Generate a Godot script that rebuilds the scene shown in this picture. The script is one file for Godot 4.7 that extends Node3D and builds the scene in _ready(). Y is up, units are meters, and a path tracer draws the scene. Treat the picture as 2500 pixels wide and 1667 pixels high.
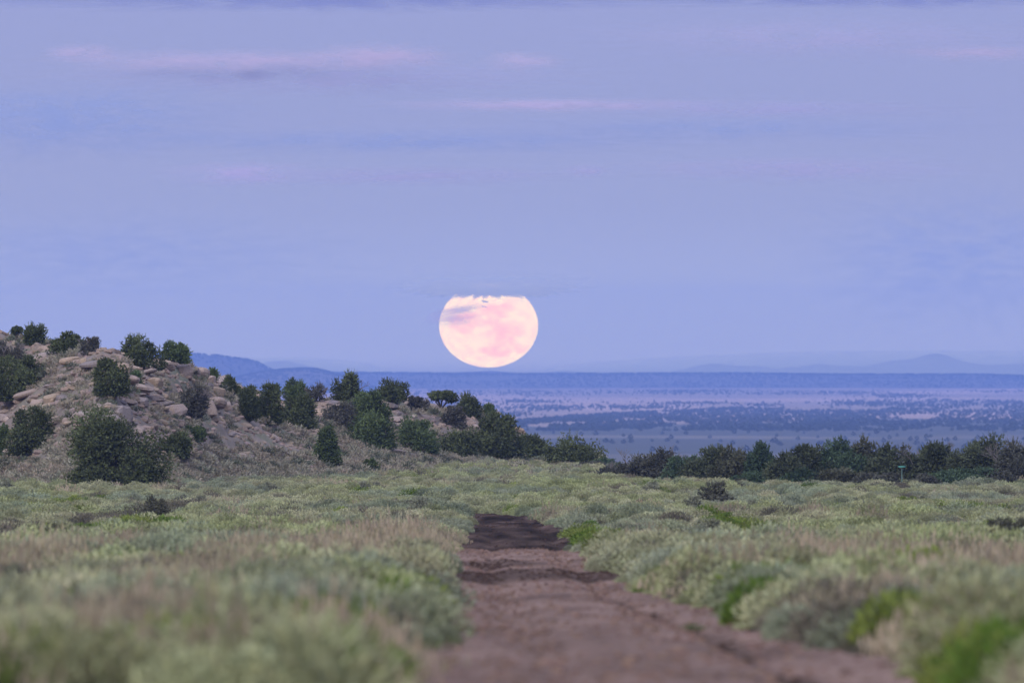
extends Node3D
# Moonrise over a desert valley: a dirt road through a sage field, a rocky juniper hill, far mesas in haze.
# World: the lens is at the origin, metres, the view runs along -z. K turns a pixel of the 2500 px photograph into a slope.

const K := 3.724e-5
const LEVEL := 915.0            # photograph row of the level line
const MOON_D := 28000.0

var rng := RandomNumberGenerator.new()
var n1 := FastNoiseLite.new()
var n2 := FastNoiseLite.new()
var n3 := FastNoiseLite.new()
var taken := {}
var M := {}

# ------------------------------------------------------------------ helpers
class Geo:
	var v := PackedVector3Array()
	var n := PackedVector3Array()
	var c := PackedColorArray()
	func tri(a: Vector3, b: Vector3, d: Vector3, col: Color) -> void:
		var nn := (d - a).cross(b - a).normalized()
		v.push_back(a); v.push_back(b); v.push_back(d)
		n.push_back(nn); n.push_back(nn); n.push_back(nn)
		c.push_back(col); c.push_back(col); c.push_back(col)
	func tri_n(a: Vector3, b: Vector3, d: Vector3, na: Vector3, nb: Vector3, nd: Vector3, col: Color) -> void:
		v.push_back(a); v.push_back(b); v.push_back(d)
		n.push_back(na); n.push_back(nb); n.push_back(nd)
		c.push_back(col); c.push_back(col); c.push_back(col)
	func tube(a: Vector3, b: Vector3, ra: float, rb: float, col: Color, sides := 6) -> void:
		var dir := (b - a).normalized()
		var side := dir.cross(Vector3(0.31, 0.2, 0.93)).normalized()
		var up := side.cross(dir)
		for i in sides:
			var t0 := TAU * i / sides
			var t1 := TAU * (i + 1) / sides
			var o0 := side * cos(t0) + up * sin(t0)
			var o1 := side * cos(t1) + up * sin(t1)
			tri_n(a + o0 * ra, b + o1 * rb, b + o0 * rb, o0, o1, o0, col)
			tri_n(a + o0 * ra, a + o1 * ra, b + o1 * rb, o0, o1, o1, col)
	func mesh(m: Material) -> ArrayMesh:
		var arr := []
		arr.resize(Mesh.ARRAY_MAX)
		arr[Mesh.ARRAY_VERTEX] = v
		arr[Mesh.ARRAY_NORMAL] = n
		arr[Mesh.ARRAY_COLOR] = c
		var am := ArrayMesh.new()
		am.add_surface_from_arrays(Mesh.PRIMITIVE_TRIANGLES, arr)
		am.surface_set_material(0, m)
		return am


func numbered(called: String) -> String:
	var k: int = taken.get(called, 0)
	taken[called] = k + 1
	return called if k == 0 else "%s_%03d" % [called, k]


func tag(o: Node, label: String, category: String, group := "", kind := "") -> void:
	if label: o.set_meta("label", label)
	if category: o.set_meta("category", category)
	if group: o.set_meta("group", group)
	if kind: o.set_meta("kind", kind)


func base(called: String, at := Vector3.ZERO, turn := 0.0) -> Node3D:
	var o := Node3D.new()
	o.name = numbered(called)
	add_child(o)
	o.position = at
	o.rotation.y = turn
	return o


func part(called: String, mesh: Mesh, parent: Node) -> MeshInstance3D:
	var o := MeshInstance3D.new()
	o.name = called if parent != self else numbered(called)
	o.mesh = mesh
	parent.add_child(o, true)
	return o


func structure(called: String, mesh: Mesh, label: String, category: String) -> MeshInstance3D:
	var o := part(called, mesh, self)
	tag(o, label, category, "", "structure")
	return o


func curve(points: Array, x: float) -> float:      # piecewise, smoothed between the given points
	if x <= points[0][0]: return points[0][1]
	for i in range(1, points.size()):
		if x <= points[i][0]:
			var a: Array = points[i - 1]
			var b: Array = points[i]
			return lerpf(a[1], b[1], (x - a[0]) / (b[0] - a[0]))
	return points[-1][1]


func grid(cols: int, rows: int, pos: Callable, col: Callable, m: Material) -> ArrayMesh:
	var v := PackedVector3Array()
	var c := PackedColorArray()
	v.resize((cols + 1) * (rows + 1))
	c.resize(v.size())
	for j in rows + 1:
		for i in cols + 1:
			var p: Vector3 = pos.call(i, j)
			v[j * (cols + 1) + i] = p
			c[j * (cols + 1) + i] = col.call(p)
	var n := PackedVector3Array()
	n.resize(v.size())
	for j in rows + 1:
		for i in cols + 1:
			var a := v[j * (cols + 1) + mini(i + 1, cols)] - v[j * (cols + 1) + maxi(i - 1, 0)]
			var b := v[mini(j + 1, rows) * (cols + 1) + i] - v[maxi(j - 1, 0) * (cols + 1) + i]
			var nn := a.cross(b).normalized()
			n[j * (cols + 1) + i] = nn if nn.y >= 0 else -nn
	var ix := PackedInt32Array()
	for j in rows:
		for i in cols:
			var a := j * (cols + 1) + i
			ix.append_array(PackedInt32Array([a, a + cols + 1, a + 1, a + 1, a + cols + 1, a + cols + 2]))
	var arr := []
	arr.resize(Mesh.ARRAY_MAX)
	arr[Mesh.ARRAY_VERTEX] = v
	arr[Mesh.ARRAY_NORMAL] = n
	arr[Mesh.ARRAY_COLOR] = c
	arr[Mesh.ARRAY_INDEX] = ix
	var am := ArrayMesh.new()
	am.add_surface_from_arrays(Mesh.PRIMITIVE_TRIANGLES, arr)
	am.surface_set_material(0, m)
	return am


func mat(called: String, rough := 0.95, texture: Texture2D = null, scale := 1.0) -> StandardMaterial3D:
	var m := StandardMaterial3D.new()
	m.resource_name = called
	m.vertex_color_use_as_albedo = true
	m.roughness = rough
	m.metallic_specular = 0.05
	if texture:
		m.albedo_texture = texture
		m.uv1_triplanar = true
		m.uv1_world_triplanar = true
		m.uv1_scale = Vector3.ONE * scale
	M[called] = m
	return m


func grain(seed_: int, freq: float, lo: float, hi: float, octaves := 5) -> ImageTexture:   # a tiling grey noise, lo..hi as albedo factors
	var f := FastNoiseLite.new()
	f.seed = seed_
	f.frequency = freq
	f.fractal_octaves = octaves
	var im := f.get_seamless_image(512, 512)
	im.convert(Image.FORMAT_RGB8)
	for y in 512:
		for x in 512:
			var g := lerpf(lo, hi, im.get_pixel(x, y).r)
			im.set_pixel(x, y, Color(g, g, g).linear_to_srgb())
	return ImageTexture.create_from_image(im)


func smooth(a: float, b: float, x: float) -> float:
	return smoothstep(a, b, x)


# ------------------------------------------------------------------ the lie of the land
const PROFILE := [[-2000.0, 20.0], [0.0, -1.55], [40.0, -1.95], [85.0, -2.38], [147.0, -3.2], [200.0, -3.84], [303.0, -4.85], [400.0, -5.55], [480.0, -6.1], [600.0, -6.5], [760.0, -6.4], [840.0, -6.4], [900.0, -7.2], [1000.0, -10.5], [1150.0, -16.0], [1400.0, -24.0]]
const ROAD_X := [[0.0, 1.4], [85.0, 1.25], [105.0, 1.1], [150.0, 0.75], [190.0, 0.5], [240.0, 0.2], [303.0, 0.15], [380.0, 0.05], [440.0, -0.4], [480.0, -1.0], [520.0, -1.9]]


func ground_y(x: float, d: float) -> float:
	var y := curve(PROFILE, d)
	y += n1.get_noise_2d(x * 1.0, d * 1.0) * 0.06 * smooth(20.0, 120.0, d) * smooth(1.5, 4.0, absf(x - road_x(d)) + (10.0 if d > 500.0 else 0.0))
	y += n1.get_noise_2d(x * 0.22 + 300.0, d * 0.22) * 0.3 * smooth(150.0, 420.0, d)
	if d > 640.0: y -= 9.0 * smooth(650.0, 820.0, d) * smooth(0.0075, 0.0125, x / d)      # the field falls away behind the thicket
	return y


func road_x(d: float) -> float:
	return curve(ROAD_X, d)


func road_half(d: float) -> float:      # how far the verge leaves the track free
	return curve([[0.0, 2.0], [95.0, 1.98], [125.0, 1.85], [160.0, 1.72], [300.0, 1.7], [380.0, 1.55], [450.0, 1.25], [500.0, 0.9]], d)


const RIDGE_A := [[-600.0, 790.0], [-200.0, 800.0], [0.0, 817.0], [60.0, 832.0], [120.0, 841.0], [200.0, 847.0], [245.0, 847.0], [300.0, 862.0], [340.0, 884.0], [390.0, 881.0], [432.0, 881.0], [460.0, 897.0], [500.0, 919.0], [540.0, 933.0], [580.0, 957.0], [620.0, 985.0], [680.0, 1022.0], [760.0, 1052.0], [850.0, 1086.0], [950.0, 1122.0], [1050.0, 1142.0], [1200.0, 1190.0]]
const RIDGE_B := [[380.0, 1010.0], [520.0, 965.0], [600.0, 962.0], [660.0, 976.0], [700.0, 985.0], [760.0, 980.0], [820.0, 982.0], [870.0, 986.0], [940.0, 980.0], [1000.0, 983.0], [1050.0, 1003.0], [1120.0, 1016.0], [1200.0, 1017.0], [1240.0, 1035.0], [1270.0, 1056.0], [1300.0, 1076.0], [1350.0, 1097.0], [1430.0, 1125.0], [1600.0, 1180.0]]
const FOOT_A := [[-600.0, 660.0], [0.0, 630.0], [270.0, 592.0], [420.0, 612.0], [560.0, 640.0], [760.0, 650.0], [950.0, 668.0], [1200.0, 690.0]]
const FOOT_B := [[380.0, 690.0], [760.0, 700.0], [1000.0, 722.0], [1270.0, 758.0], [1450.0, 785.0]]


func knoll(px: float, d: float, ridge: Array, foot: Array, depth: float) -> float:
	var db := curve(foot, px)
	var dr := db + depth
	var top := (LEVEL - curve(ridge, px)) * K * dr - curve(PROFILE, dr)
	var t := (d - db) / depth
	if t < 0.0: return t * depth * 0.04
	if t < 1.0: return maxf(top, 0.02) * (0.42 * t + 0.58 * smooth(0.1, 0.95, t))
	return maxf(top, 0.02) - (t - 1.0) * (t - 1.0) * 5.0 - (t - 1.0) * 0.3


func hill_rise(x: float, d: float) -> float:
	var px := x / d / K + 1250.0
	var h := maxf(knoll(px, d, RIDGE_A, FOOT_A, 70.0), knoll(px, d, RIDGE_B, FOOT_B, 62.0))
	if h > 0.3:
		var w := smooth(0.3, 2.2, h)
		var step := 0.85 + 0.35 * n1.get_noise_2d(x * 0.5, d * 0.3)
		var q := h / step
		var f := q - floorf(q)
		h = lerpf(h, (floorf(q) + smooth(0.35, 0.95, f)) * step, 0.55 * w * smooth(-0.15, 0.25, n2.get_noise_2d(x * 2.0, d * 0.8)))   # ledges
		h += w * (0.26 * n2.get_noise_2d(x * 7.0, d * 2.4) + 0.16 * n2.get_noise_2d(x * 22.0, d * 9.0))
	return h


func hill_y(x: float, d: float) -> float:
	return ground_y(x, d) + hill_rise(x, d)


func surface_y(x: float, d: float) -> float:
	return maxf(ground_y(x, d), hill_y(x, d)) if d > 560.0 and d < 1000.0 else ground_y(x, d)


func on_ground(px: float, py: float, from := 60.0, to := 900.0) -> Vector3:      # where the sight line through a pixel meets the ground
	var d := from
	while d < to:
		var x := (px - 1250.0) * K * d
		if surface_y(x, d) >= (LEVEL - py) * K * d:
			return Vector3(x, surface_y(x, d), -d)
		d += 0.4 if d > 300.0 else 0.2
	var e := curve(FOOT_B if px > 560.0 else FOOT_A, px) + 66.0
	return Vector3((px - 1250.0) * K * e, surface_y((px - 1250.0) * K * e, e), -e)


func valley_y(x: float, d: float) -> float:
	var y := curve([[900.0, -9.0], [1150.0, -19.0], [1500.0, -28.0], [2500.0, -38.0], [4000.0, -44.0], [6000.0, -45.0], [13000.0, -45.0], [18000.0, -40.0], [24000.0, -29.5], [27000.0, -29.0]], d)
	y += n1.get_noise_2d(x * 0.02, d * 0.006) * 1.3 * smooth(1500.0, 5000.0, d)
	return y


# ------------------------------------------------------------------ plants
func leaf_cluster(g: Geo, p: Vector3, out: Vector3, size: float, col: Color, blades := 3) -> void:
	for k in blades:
		var dir := (out * 0.7 + Vector3(rng.randf_range(-1, 1), rng.randf_range(-0.5, 1.1), rng.randf_range(-1, 1)) * 0.9).normalized()
		var side := dir.cross(Vector3(rng.randf_range(-1, 1), rng.randf_range(-1, 1), rng.randf_range(-1, 1))).normalized()
		var l := size * rng.randf_range(0.7, 1.3)
		var w := size * rng.randf_range(0.22, 0.4)
		var t := col * rng.randf_range(0.75, 1.3)
		g.tri(p - side * w, p + dir * l, p + side * w, Color(t.r, t.g, t.b))


func crown_lobes(w: float, h: float, style: String) -> Array:      # [centre, radii] pairs
	var lobes := []
	var bottom := 0.12 * h
	match style:
		"dome":       # dense round juniper down to the ground
			lobes.append([Vector3(0, h * 0.42, 0), Vector3(w * 0.33, h * 0.42, w * 0.33)])
			for k in 9:
				var a := TAU * k / 9.0 + rng.randf_range(-0.3, 0.3)
				var y := h * rng.randf_range(0.2, 0.74)
				var r := w * 0.36 * sqrt(maxf(0.12, 1.0 - pow(maxf(0.0, y / h - 0.22), 2.0) * 3.0))
				lobes.append([Vector3(cos(a) * r, y, sin(a) * r), Vector3(1, 1.4, 1) * w * rng.randf_range(0.09, 0.22)])
			for k in 7:
				var a := TAU * k / 7.0 + rng.randf_range(-0.3, 0.3)
				lobes.append([Vector3(cos(a) * w * 0.27, h * rng.randf_range(0.1, 0.2), sin(a) * w * 0.27), Vector3(w * 0.17, h * 0.14, w * 0.17)])
			for k in 3:
				lobes.append([Vector3(w * rng.randf_range(-0.2, 0.2), h * rng.randf_range(0.74, 0.86), w * rng.randf_range(-0.15, 0.15)), Vector3(w * 0.13, h * 0.13, w * 0.13)])
		"tall":
			for k in 11:
				var t := k / 10.0
				var r := w * 0.16 * (1.0 - 0.35 * t)
				lobes.append([Vector3(rng.randf_range(-r, r), h * (0.16 + 0.7 * t), rng.randf_range(-r, r)), Vector3(w * 0.34 * (1.0 - 0.45 * t * t), h * 0.15, w * 0.33)])
		"open":       # lobes on bare limbs, sky between them
			for k in 10:
				var a := rng.randf() * TAU
				var r := w * rng.randf_range(0.12, 0.36)
				var y := h * (0.88 - 0.5 * pow(r / (w * 0.36), 2.0) - rng.randf() * 0.3)
				lobes.append([Vector3(cos(a) * r, maxf(y, h * 0.2), sin(a) * r), Vector3(1, 1.3, 1) * w * rng.randf_range(0.09, 0.2)])
			for k in 4:
				lobes.append([Vector3(w * rng.randf_range(-0.25, 0.25), h * rng.randf_range(0.16, 0.4), w * rng.randf_range(-0.2, 0.2)), Vector3.ONE * w * rng.randf_range(0.13, 0.19)])
		"umbrella":
			for k in 8:
				var a := TAU * k / 8.0 + rng.randf_range(-0.3, 0.3)
				var r := w * rng.randf_range(0.1, 0.36)
				lobes.append([Vector3(cos(a) * r, h * rng.randf_range(0.58, 0.84), sin(a) * r), Vector3(w * 0.17, h * 0.14, w * 0.17)])
		"brush":      # several leaning sprays, broad at the top
			for k in 12:
				var a := rng.randf() * TAU
				var r := w * rng.randf_range(0.05, 0.4)
				var y := h * rng.randf_range(0.25, 0.82) * (1.0 - 0.25 * r / (w * 0.4))
				lobes.append([Vector3(cos(a) * r, y, sin(a) * r * 0.8), Vector3(w * rng.randf_range(0.12, 0.2), h * rng.randf_range(0.14, 0.24), w * 0.17)])
			lobes.append([Vector3(0, h * 0.3, 0), Vector3(w * 0.4, h * 0.3, w * 0.36)])
	return lobes


func make_crown(w: float, h: float, style: String, col: Color, fill: float, leaf: float, lobes: Array) -> Geo:
	var g := Geo.new()
	for l in lobes:
		var c: Vector3 = l[0]
		var r: Vector3 = l[1]
		var area := 4.0 * PI * pow((pow(r.x * r.y, 1.6) + pow(r.x * r.z, 1.6) + pow(r.y * r.z, 1.6)) / 3.0, 1.0 / 1.6)
		var count := int(clampf(area / (leaf * leaf) * 1.25 * fill, 14, 1500))
		var tone := col * rng.randf_range(0.68, 1.32)
		for k in count:
			var dir := Vector3(rng.randfn(), rng.randfn(), rng.randfn()).normalized()
			var depth := 1.12 - 0.7 * pow(rng.randf(), 1.2)
			var p := c + dir * r * depth * (1.0 + 0.55 * n2.get_noise_3d(dir.x * 40.0 + c.x * 40.0, dir.y * 30.0, dir.z * 40.0 + c.y * 30.0))
			if p.y < 0.02: p.y = 0.02 + rng.randf() * 0.1
			leaf_cluster(g, p, dir, leaf, tone)
		if style != "dome" or c.y > h * 0.6:       # sprigs that break the outline
			for k in int(11 * fill):
				var dir := Vector3(rng.randfn() * 0.7, absf(rng.randfn()) + 0.5, rng.randfn() * 0.7).normalized()
				for s in 6:
					leaf_cluster(g, c + dir * r * (0.88 + 0.12 * s), dir, leaf * (1.0 - 0.1 * s), tone, 2)
	return g


func make_trunk(w: float, h: float, lobes: Array, col: Color) -> Geo:
	var g := Geo.new()
	var r := 0.035 * w + 0.03
	var lean := Vector3(rng.randf_range(-0.08, 0.08) * w, h * 0.34, rng.randf_range(-0.05, 0.05) * w)
	g.tube(Vector3(0, -0.3, 0), lean * 0.5, r * 1.25, r, col)
	g.tube(lean * 0.5, lean, r, r * 0.8, col)
	for l in lobes:
		var c: Vector3 = l[0]
		var mid := lean.lerp(c, 0.5) + Vector3(rng.randf_range(-0.05, 0.05) * w, -0.03 * h, rng.randf_range(-0.05, 0.05) * w)
		g.tube(lean * 0.75, mid, r * 0.5, r * 0.34, col, 5)
		g.tube(mid, c, r * 0.34, r * 0.15, col, 5)
	return g


func twigs(g: Geo, p: Vector3, dir: Vector3, len: float, r: float, depth: int, col: Color) -> void:
	var q := p + dir * len
	g.tube(p, q, r, r * 0.7, col, 4)
	if depth == 0: return
	for k in 3:
		var d2 := (dir + Vector3(rng.randf_range(-0.8, 0.8), rng.randf_range(-0.25, 0.6), rng.randf_range(-0.8, 0.8))).normalized()
		twigs(g, p.lerp(q, rng.randf_range(0.55, 1.0)), d2, len * rng.randf_range(0.55, 0.8), r * 0.66, depth - 1, col)


func tree(called: String, px: float, base_py: float, wpx: float, hpx: float, style: String, col: Color, fill: float, label: String, category: String, group := "", d_fixed := 0.0, dead := 0.0) -> Node3D:
	var at := on_ground(px, base_py, 560.0)
	if d_fixed > 0.0:
		var x := (px - 1250.0) * K * d_fixed
		at = Vector3(x, surface_y(x, d_fixed), -d_fixed)
	var d := -at.z
	var w := wpx * K * d
	var h := (base_py - (base_py - hpx)) * K * d
	h = maxf(0.4, (LEVEL - (base_py - hpx)) * K * d - at.y)      # the top is where the photograph shows it
	h = minf(h, 1.5 * hpx * K * d + 0.4)
	var o := base(called, at, 0.0)
	var lobes := crown_lobes(w, h, style)
	var bark := Color(0.09, 0.075, 0.062)
	var trunk := part("trunk", make_trunk(w, h, lobes, bark).mesh(M.bark), o)
	var leaf := clampf(0.035 * w + 0.06, 0.085, 0.15)
	part("crown", make_crown(w, h, style, col, fill, leaf, lobes).mesh(M.foliage), o)
	if dead > 0.0:
		for k in int(dead * 9):
			var g := Geo.new()
			var a := rng.randf() * TAU
			twigs(g, Vector3(cos(a) * w * 0.25, h * 0.45, sin(a) * w * 0.2), Vector3(cos(a) * 0.7, 0.8, sin(a) * 0.5).normalized(), h * 0.24, 0.022, 3, Color(0.16, 0.14, 0.135))
			part("dead_branch", g.mesh(M.bark), trunk)
	tag(o, label, category, group)
	return o


func clump(n: int, radius: float, height: float, width: float, droop: float, tint: float, heads := 0.0) -> ArrayMesh:     # a tuft of bent blades
	var g := Geo.new()
	for k in n:
		var a := rng.randf() * TAU
		var rr := sqrt(rng.randf())
		var b := Vector3(cos(a), 0, sin(a)) * rr * radius * 0.45
		var out := Vector3(cos(a + rng.randf_range(-0.5, 0.5)), 0, sin(a + rng.randf_range(-0.5, 0.5)))
		var h := height * sqrt(maxf(0.08, 1.0 - rr * rr * 0.85)) * rng.randf_range(0.65, 1.12)
		var mid := b + out * radius * rr * 0.35 + Vector3(0, h * 0.62, 0)
		var tip := b + out * radius * (rr * 0.75 + 0.12) + Vector3(0, h * (1.0 - droop * rr), 0)
		var side := Vector3(rng.randf_range(-1, 1), 0, rng.randf_range(-1, 1)).normalized() * width * 0.5
		var c := Color(1, 1, 1) * rng.randf_range(1.0 - tint, 1.0 + tint)
		c = Color(c.r * rng.randf_range(0.94, 1.06), c.g, c.b * rng.randf_range(0.9, 1.1))
		g.tri(b - side, mid - side * 0.8, mid + side * 0.8, c)
		g.tri(b - side, mid + side * 0.8, b + side, c)
		g.tri(mid - side * 0.8, tip, mid + side * 0.8, c)
		if heads > 0.0 and rng.randf() < heads:
			for q in 2:
				var s2 := Vector3(rng.randf_range(-1, 1), 0.2, rng.randf_range(-1, 1)).normalized() * width * 1.3
				g.tri(tip - s2 + Vector3(0, -0.05, 0), tip + Vector3(0, 0.06, 0), tip + s2 + Vector3(0, -0.05, 0), c)
	return g.mesh(M.grass)


func mound(n: int, radius: float, height: float, leaf: float, slim: float, tint: float) -> ArrayMesh:      # a rounded bush of small upright leaves
	var g := Geo.new()
	var bumps := []
	for k in 5:
		var a := rng.randf() * TAU
		bumps.append(Vector3(cos(a) * radius * 0.42, height * rng.randf_range(0.0, 0.3), sin(a) * radius * 0.42))
	for k in n:
		var dir := Vector3(rng.randfn(), absf(rng.randfn()) * 0.9 - 0.12, rng.randfn()).normalized()
		var c: Vector3 = bumps[k % 5]
		var p := c + dir * Vector3(radius * 0.6, height * 0.68, radius * 0.6) * (1.0 - 0.45 * pow(rng.randf(), 1.6))
		p.y = maxf(p.y, 0.02)
		var up := (dir * 0.9 + Vector3(rng.randf_range(-0.7, 0.7), 0.3 + rng.randf_range(-0.3, 0.5), rng.randf_range(-0.7, 0.7))).normalized()
		var side := up.cross(Vector3(rng.randf_range(-1, 1), rng.randf_range(-0.3, 0.3), rng.randf_range(-1, 1))).normalized() * leaf * slim
		var l := leaf * rng.randf_range(0.6, 1.4)
		var t := rng.randf_range(1.0 - tint, 1.0 + tint)
		g.tri(p - side, p + up * l, p + side, Color(t * rng.randf_range(0.93, 1.07), t, t * rng.randf_range(0.9, 1.1)))
	return g.mesh(M.grass)


func scatter(called: String, mesh: Mesh, places: Array, colors: PackedColorArray, parent: Node) -> void:
	if places.is_empty(): return
	var mm := MultiMesh.new()
	mm.transform_format = MultiMesh.TRANSFORM_3D
	mm.use_colors = true
	mm.mesh = mesh
	mm.instance_count = places.size()
	for i in places.size():
		mm.set_instance_transform(i, places[i])
		mm.set_instance_color(i, colors[i])
	var o := MultiMeshInstance3D.new()
	o.name = called
	o.multimesh = mm
	o.set_meta("kind", "stuff")
	parent.add_child(o, true)


func rock_mesh(flat: float, tone: Color) -> ArrayMesh:      # a faceted block: a ball cut by planes
	var planes := []
	for k in 9:
		var nn := Vector3(rng.randfn(), rng.randfn(), rng.randfn()).normalized()
		planes.append([nn, rng.randf_range(0.55, 0.85)])
	for nn in [Vector3(0, 1, 0.1).normalized(), Vector3(0, -1, 0), Vector3(0.1, 0, 1).normalized()]:
		planes.append([nn, rng.randf_range(0.5, 0.7)])
	var rows := 10
	var cols := 16
	var shades := []
	for p in planes: shades.append(rng.randf_range(0.88, 1.12))
	var g := Geo.new()
	var at := func(i: int, j: int) -> Vector3:
		var th := PI * j / rows
		var ph := TAU * i / cols
		return Vector3(sin(th) * cos(ph), cos(th), sin(th) * sin(ph))
	var hit := func(dir: Vector3) -> Array:
		var r := 1.0
		var which := -1
		for k in planes.size():
			var dt: float = dir.dot(planes[k][0])
			if dt > 0.05 and planes[k][1] / dt < r:
				r = planes[k][1] / dt
				which = k
		return [dir * r * Vector3(1.0, flat, 0.9), which]
	for j in rows:
		for i in cols:
			var a: Vector3 = hit.call(at.call(i, j))[0]
			var b: Vector3 = hit.call(at.call(i + 1, j))[0]
			var c: Vector3 = hit.call(at.call(i + 1, j + 1))[0]
			var e: Vector3 = hit.call(at.call(i, j + 1))[0]
			var w: int = hit.call((at.call(i, j) + at.call(i + 1, j + 1)).normalized())[1]
			var t: Color = tone * (shades[w] if w >= 0 else 1.0)
			var col := Color(t.r, t.g, t.b)
			if j > 0: g.tri(a, b, c, col)
			if j < rows - 1: g.tri(a, c, e, col)
	return g.mesh(M.rock)


# ------------------------------------------------------------------ clouds
func cloud(px: float, py: float, wpx: float, hpx: float, d: float, col: Color, alpha: float, label: String, soft := 1.0, ragged := 0.35, tilt := 0.0, bank := false) -> void:
	# a flat drifting body, thickest along its middle and thinning to nothing at its rim
	var rx := wpx * 0.5 * K * d
	var ry := hpx * 0.5 * K * d
	var rz := minf(rx, ry) * 0.3
	var v := PackedVector3Array()
	var n := PackedVector3Array()
	var c := PackedColorArray()
	var ix := PackedInt32Array()
	var cols := 256
	var rows := 28
	var off := rng.randf() * 900.0
	for j in rows + 1:
		for i in cols + 1:
			# a lens of rings: j runs from the middle of the side towards the viewer out to the rim
			var a := TAU * i / cols
			var r := float(j) / rows
			var x := cos(a) * r
			var y := sin(a) * r
			var wob := 1.0 + ragged * r * (n2.get_noise_2d(cos(a) * 90.0 + off, sin(a) * 45.0) if not bank else n2.get_noise_2d(cos(a) * 290.0 + off, 3.0))
			var z := sqrt(maxf(0.0, 1.0 - r * r))
			v.push_back(Vector3(x * rx * wob, y * ry * wob + x * rx * tilt, z * rz))
			n.push_back(Vector3(x * 0.15, y * 0.15, 1.0).normalized())
			var patch := 1.0 + 0.9 * n3.get_noise_2d(x * rx / (K * d) * 0.4 + off, y * ry / (K * d) * 1.3)
			var al := alpha * clampf(patch, 0.0, 1.35) * (1.0 - smooth(1.0 - soft, 1.0, r))
			if bank:      # solid along its ragged underside, thinning upwards and to its ends
				al = 1.0 - smooth(0.78, 1.0, r)
				al *= (1.0 - smooth(-0.35, 0.75, y)) * (1.0 - smooth(0.36, 0.85, absf(x)))
			c.push_back(Color(col.r, col.g, col.b, clampf(al, 0.0, 1.0)))
	for j in rows:
		for i in cols:
			var a := j * (cols + 1) + i
			ix.append_array(PackedInt32Array([a, a + 1, a + cols + 1, a + 1, a + cols + 2, a + cols + 1]))
	var arr := []
	arr.resize(Mesh.ARRAY_MAX)
	arr[Mesh.ARRAY_VERTEX] = v
	arr[Mesh.ARRAY_NORMAL] = n
	arr[Mesh.ARRAY_COLOR] = c
	arr[Mesh.ARRAY_INDEX] = ix
	var am := ArrayMesh.new()
	am.add_surface_from_arrays(Mesh.PRIMITIVE_TRIANGLES, arr)
	am.surface_set_material(0, M.cloud)
	var o := part("cloud", am, self)
	o.position = Vector3((px - 1250.0) * K * d, (LEVEL - py) * K * d, -d)
	tag(o, label, "cloud")


# ------------------------------------------------------------------ build
func _ready() -> void:
	rng.seed = 20240117
	n1.seed = 11; n1.frequency = 0.05; n1.fractal_octaves = 3
	n2.seed = 23; n2.frequency = 0.045; n2.fractal_octaves = 4
	n3.seed = 37; n3.frequency = 0.02; n3.fractal_octaves = 3

	# camera: a 387 mm lens, focused on the hill
	var cam := Camera3D.new()
	cam.name = "camera"
	cam.near = 1.0
	cam.far = 120000.0
	var lens := CameraAttributesPhysical.new()
	lens.frustum_focal_length = 12.0 / (833.5 * K)
	lens.frustum_focus_distance = 680.0
	lens.frustum_near = 1.0
	lens.frustum_far = 120000.0
	lens.exposure_aperture = 4.0
	cam.attributes = lens
	cam.fov = rad_to_deg(2.0 * atan(833.5 * K))
	add_child(cam)
	cam.rotation.x = atan((LEVEL - 833.5) * K)
	cam.current = true

	# sky: clear evening air, one colour per height, the same all round
	var sky_rows := [[0.0, Color(0.88, 0.80, 0.53)], [0.47, Color(0.85, 0.78, 0.52)], [0.62, Color(0.65, 0.62, 0.56)], [0.854, Color(0.51, 0.50, 0.54)], [1.28, Color(0.425, 0.432, 0.575)], [1.95, Color(0.38, 0.395, 0.60)], [4.0, Color(0.40, 0.45, 0.74)], [10.0, Color(0.52, 0.60, 0.96)], [25.0, Color(0.74, 0.86, 1.32)], [60.0, Color(0.80, 0.95, 1.55)], [90.0, Color(0.80, 0.95, 1.55)]]
	var im := Image.create(256, 2048, false, Image.FORMAT_RGBF)
	for y in 2048:
		var e := 90.0 - (y + 0.5) / 2048.0 * 180.0
		var c := Color(0.12, 0.115, 0.10)
		if e >= 0.0:
			c = sky_rows[-1][1]
			for k in range(1, sky_rows.size()):
				if e <= sky_rows[k][0]:
					c = sky_rows[k - 1][1].lerp(sky_rows[k][1], (e - sky_rows[k - 1][0]) / (sky_rows[k][0] - sky_rows[k - 1][0]))
					break
		im.fill_rect(Rect2i(0, y, 256, 1), c)
	var pano := PanoramaSkyMaterial.new()
	pano.panorama = ImageTexture.create_from_image(im)
	var sky := Sky.new()
	sky.sky_material = pano
	var env := Environment.new()
	env.background_mode = Environment.BG_SKY
	env.sky = sky
	env.tonemap_mode = Environment.TONE_MAPPER_LINEAR
	env.tonemap_exposure = 1.0
	env.sdfgi_enabled = true
	env.ssao_enabled = true
	env.ssil_enabled = true
	env.fog_enabled = true
	env.volumetric_fog_enabled = true
	env.volumetric_fog_density = 0.0
	env.fog_density = 5.0e-5
	env.fog_light_color = Color(0.30, 0.46, 1.0).linear_to_srgb()
	var we := WorldEnvironment.new()
	we.name = "environment"
	we.environment = env
	add_child(we)

	# the afterglow of the set sun, behind the camera: low, broad and soft
	var sun := DirectionalLight3D.new()
	sun.name = "afterglow"
	sun.light_energy = 1.0
	sun.light_angular_distance = 60.0
	sun.light_color = Color(1.0, 0.97, 0.95)
	sun.shadow_enabled = true
	add_child(sun)
	sun.look_at_from_position(Vector3.ZERO, Vector3(0.35, -0.62, -0.8), Vector3.UP)

	materials()
	print("land"); land()
	print("road"); road()
	print("hill"); hill()
	print("far"); far_country()
	print("field"); field()
	print("trees"); hill_trees(); thicket(); post()
	print("sky"); heavens()


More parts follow.
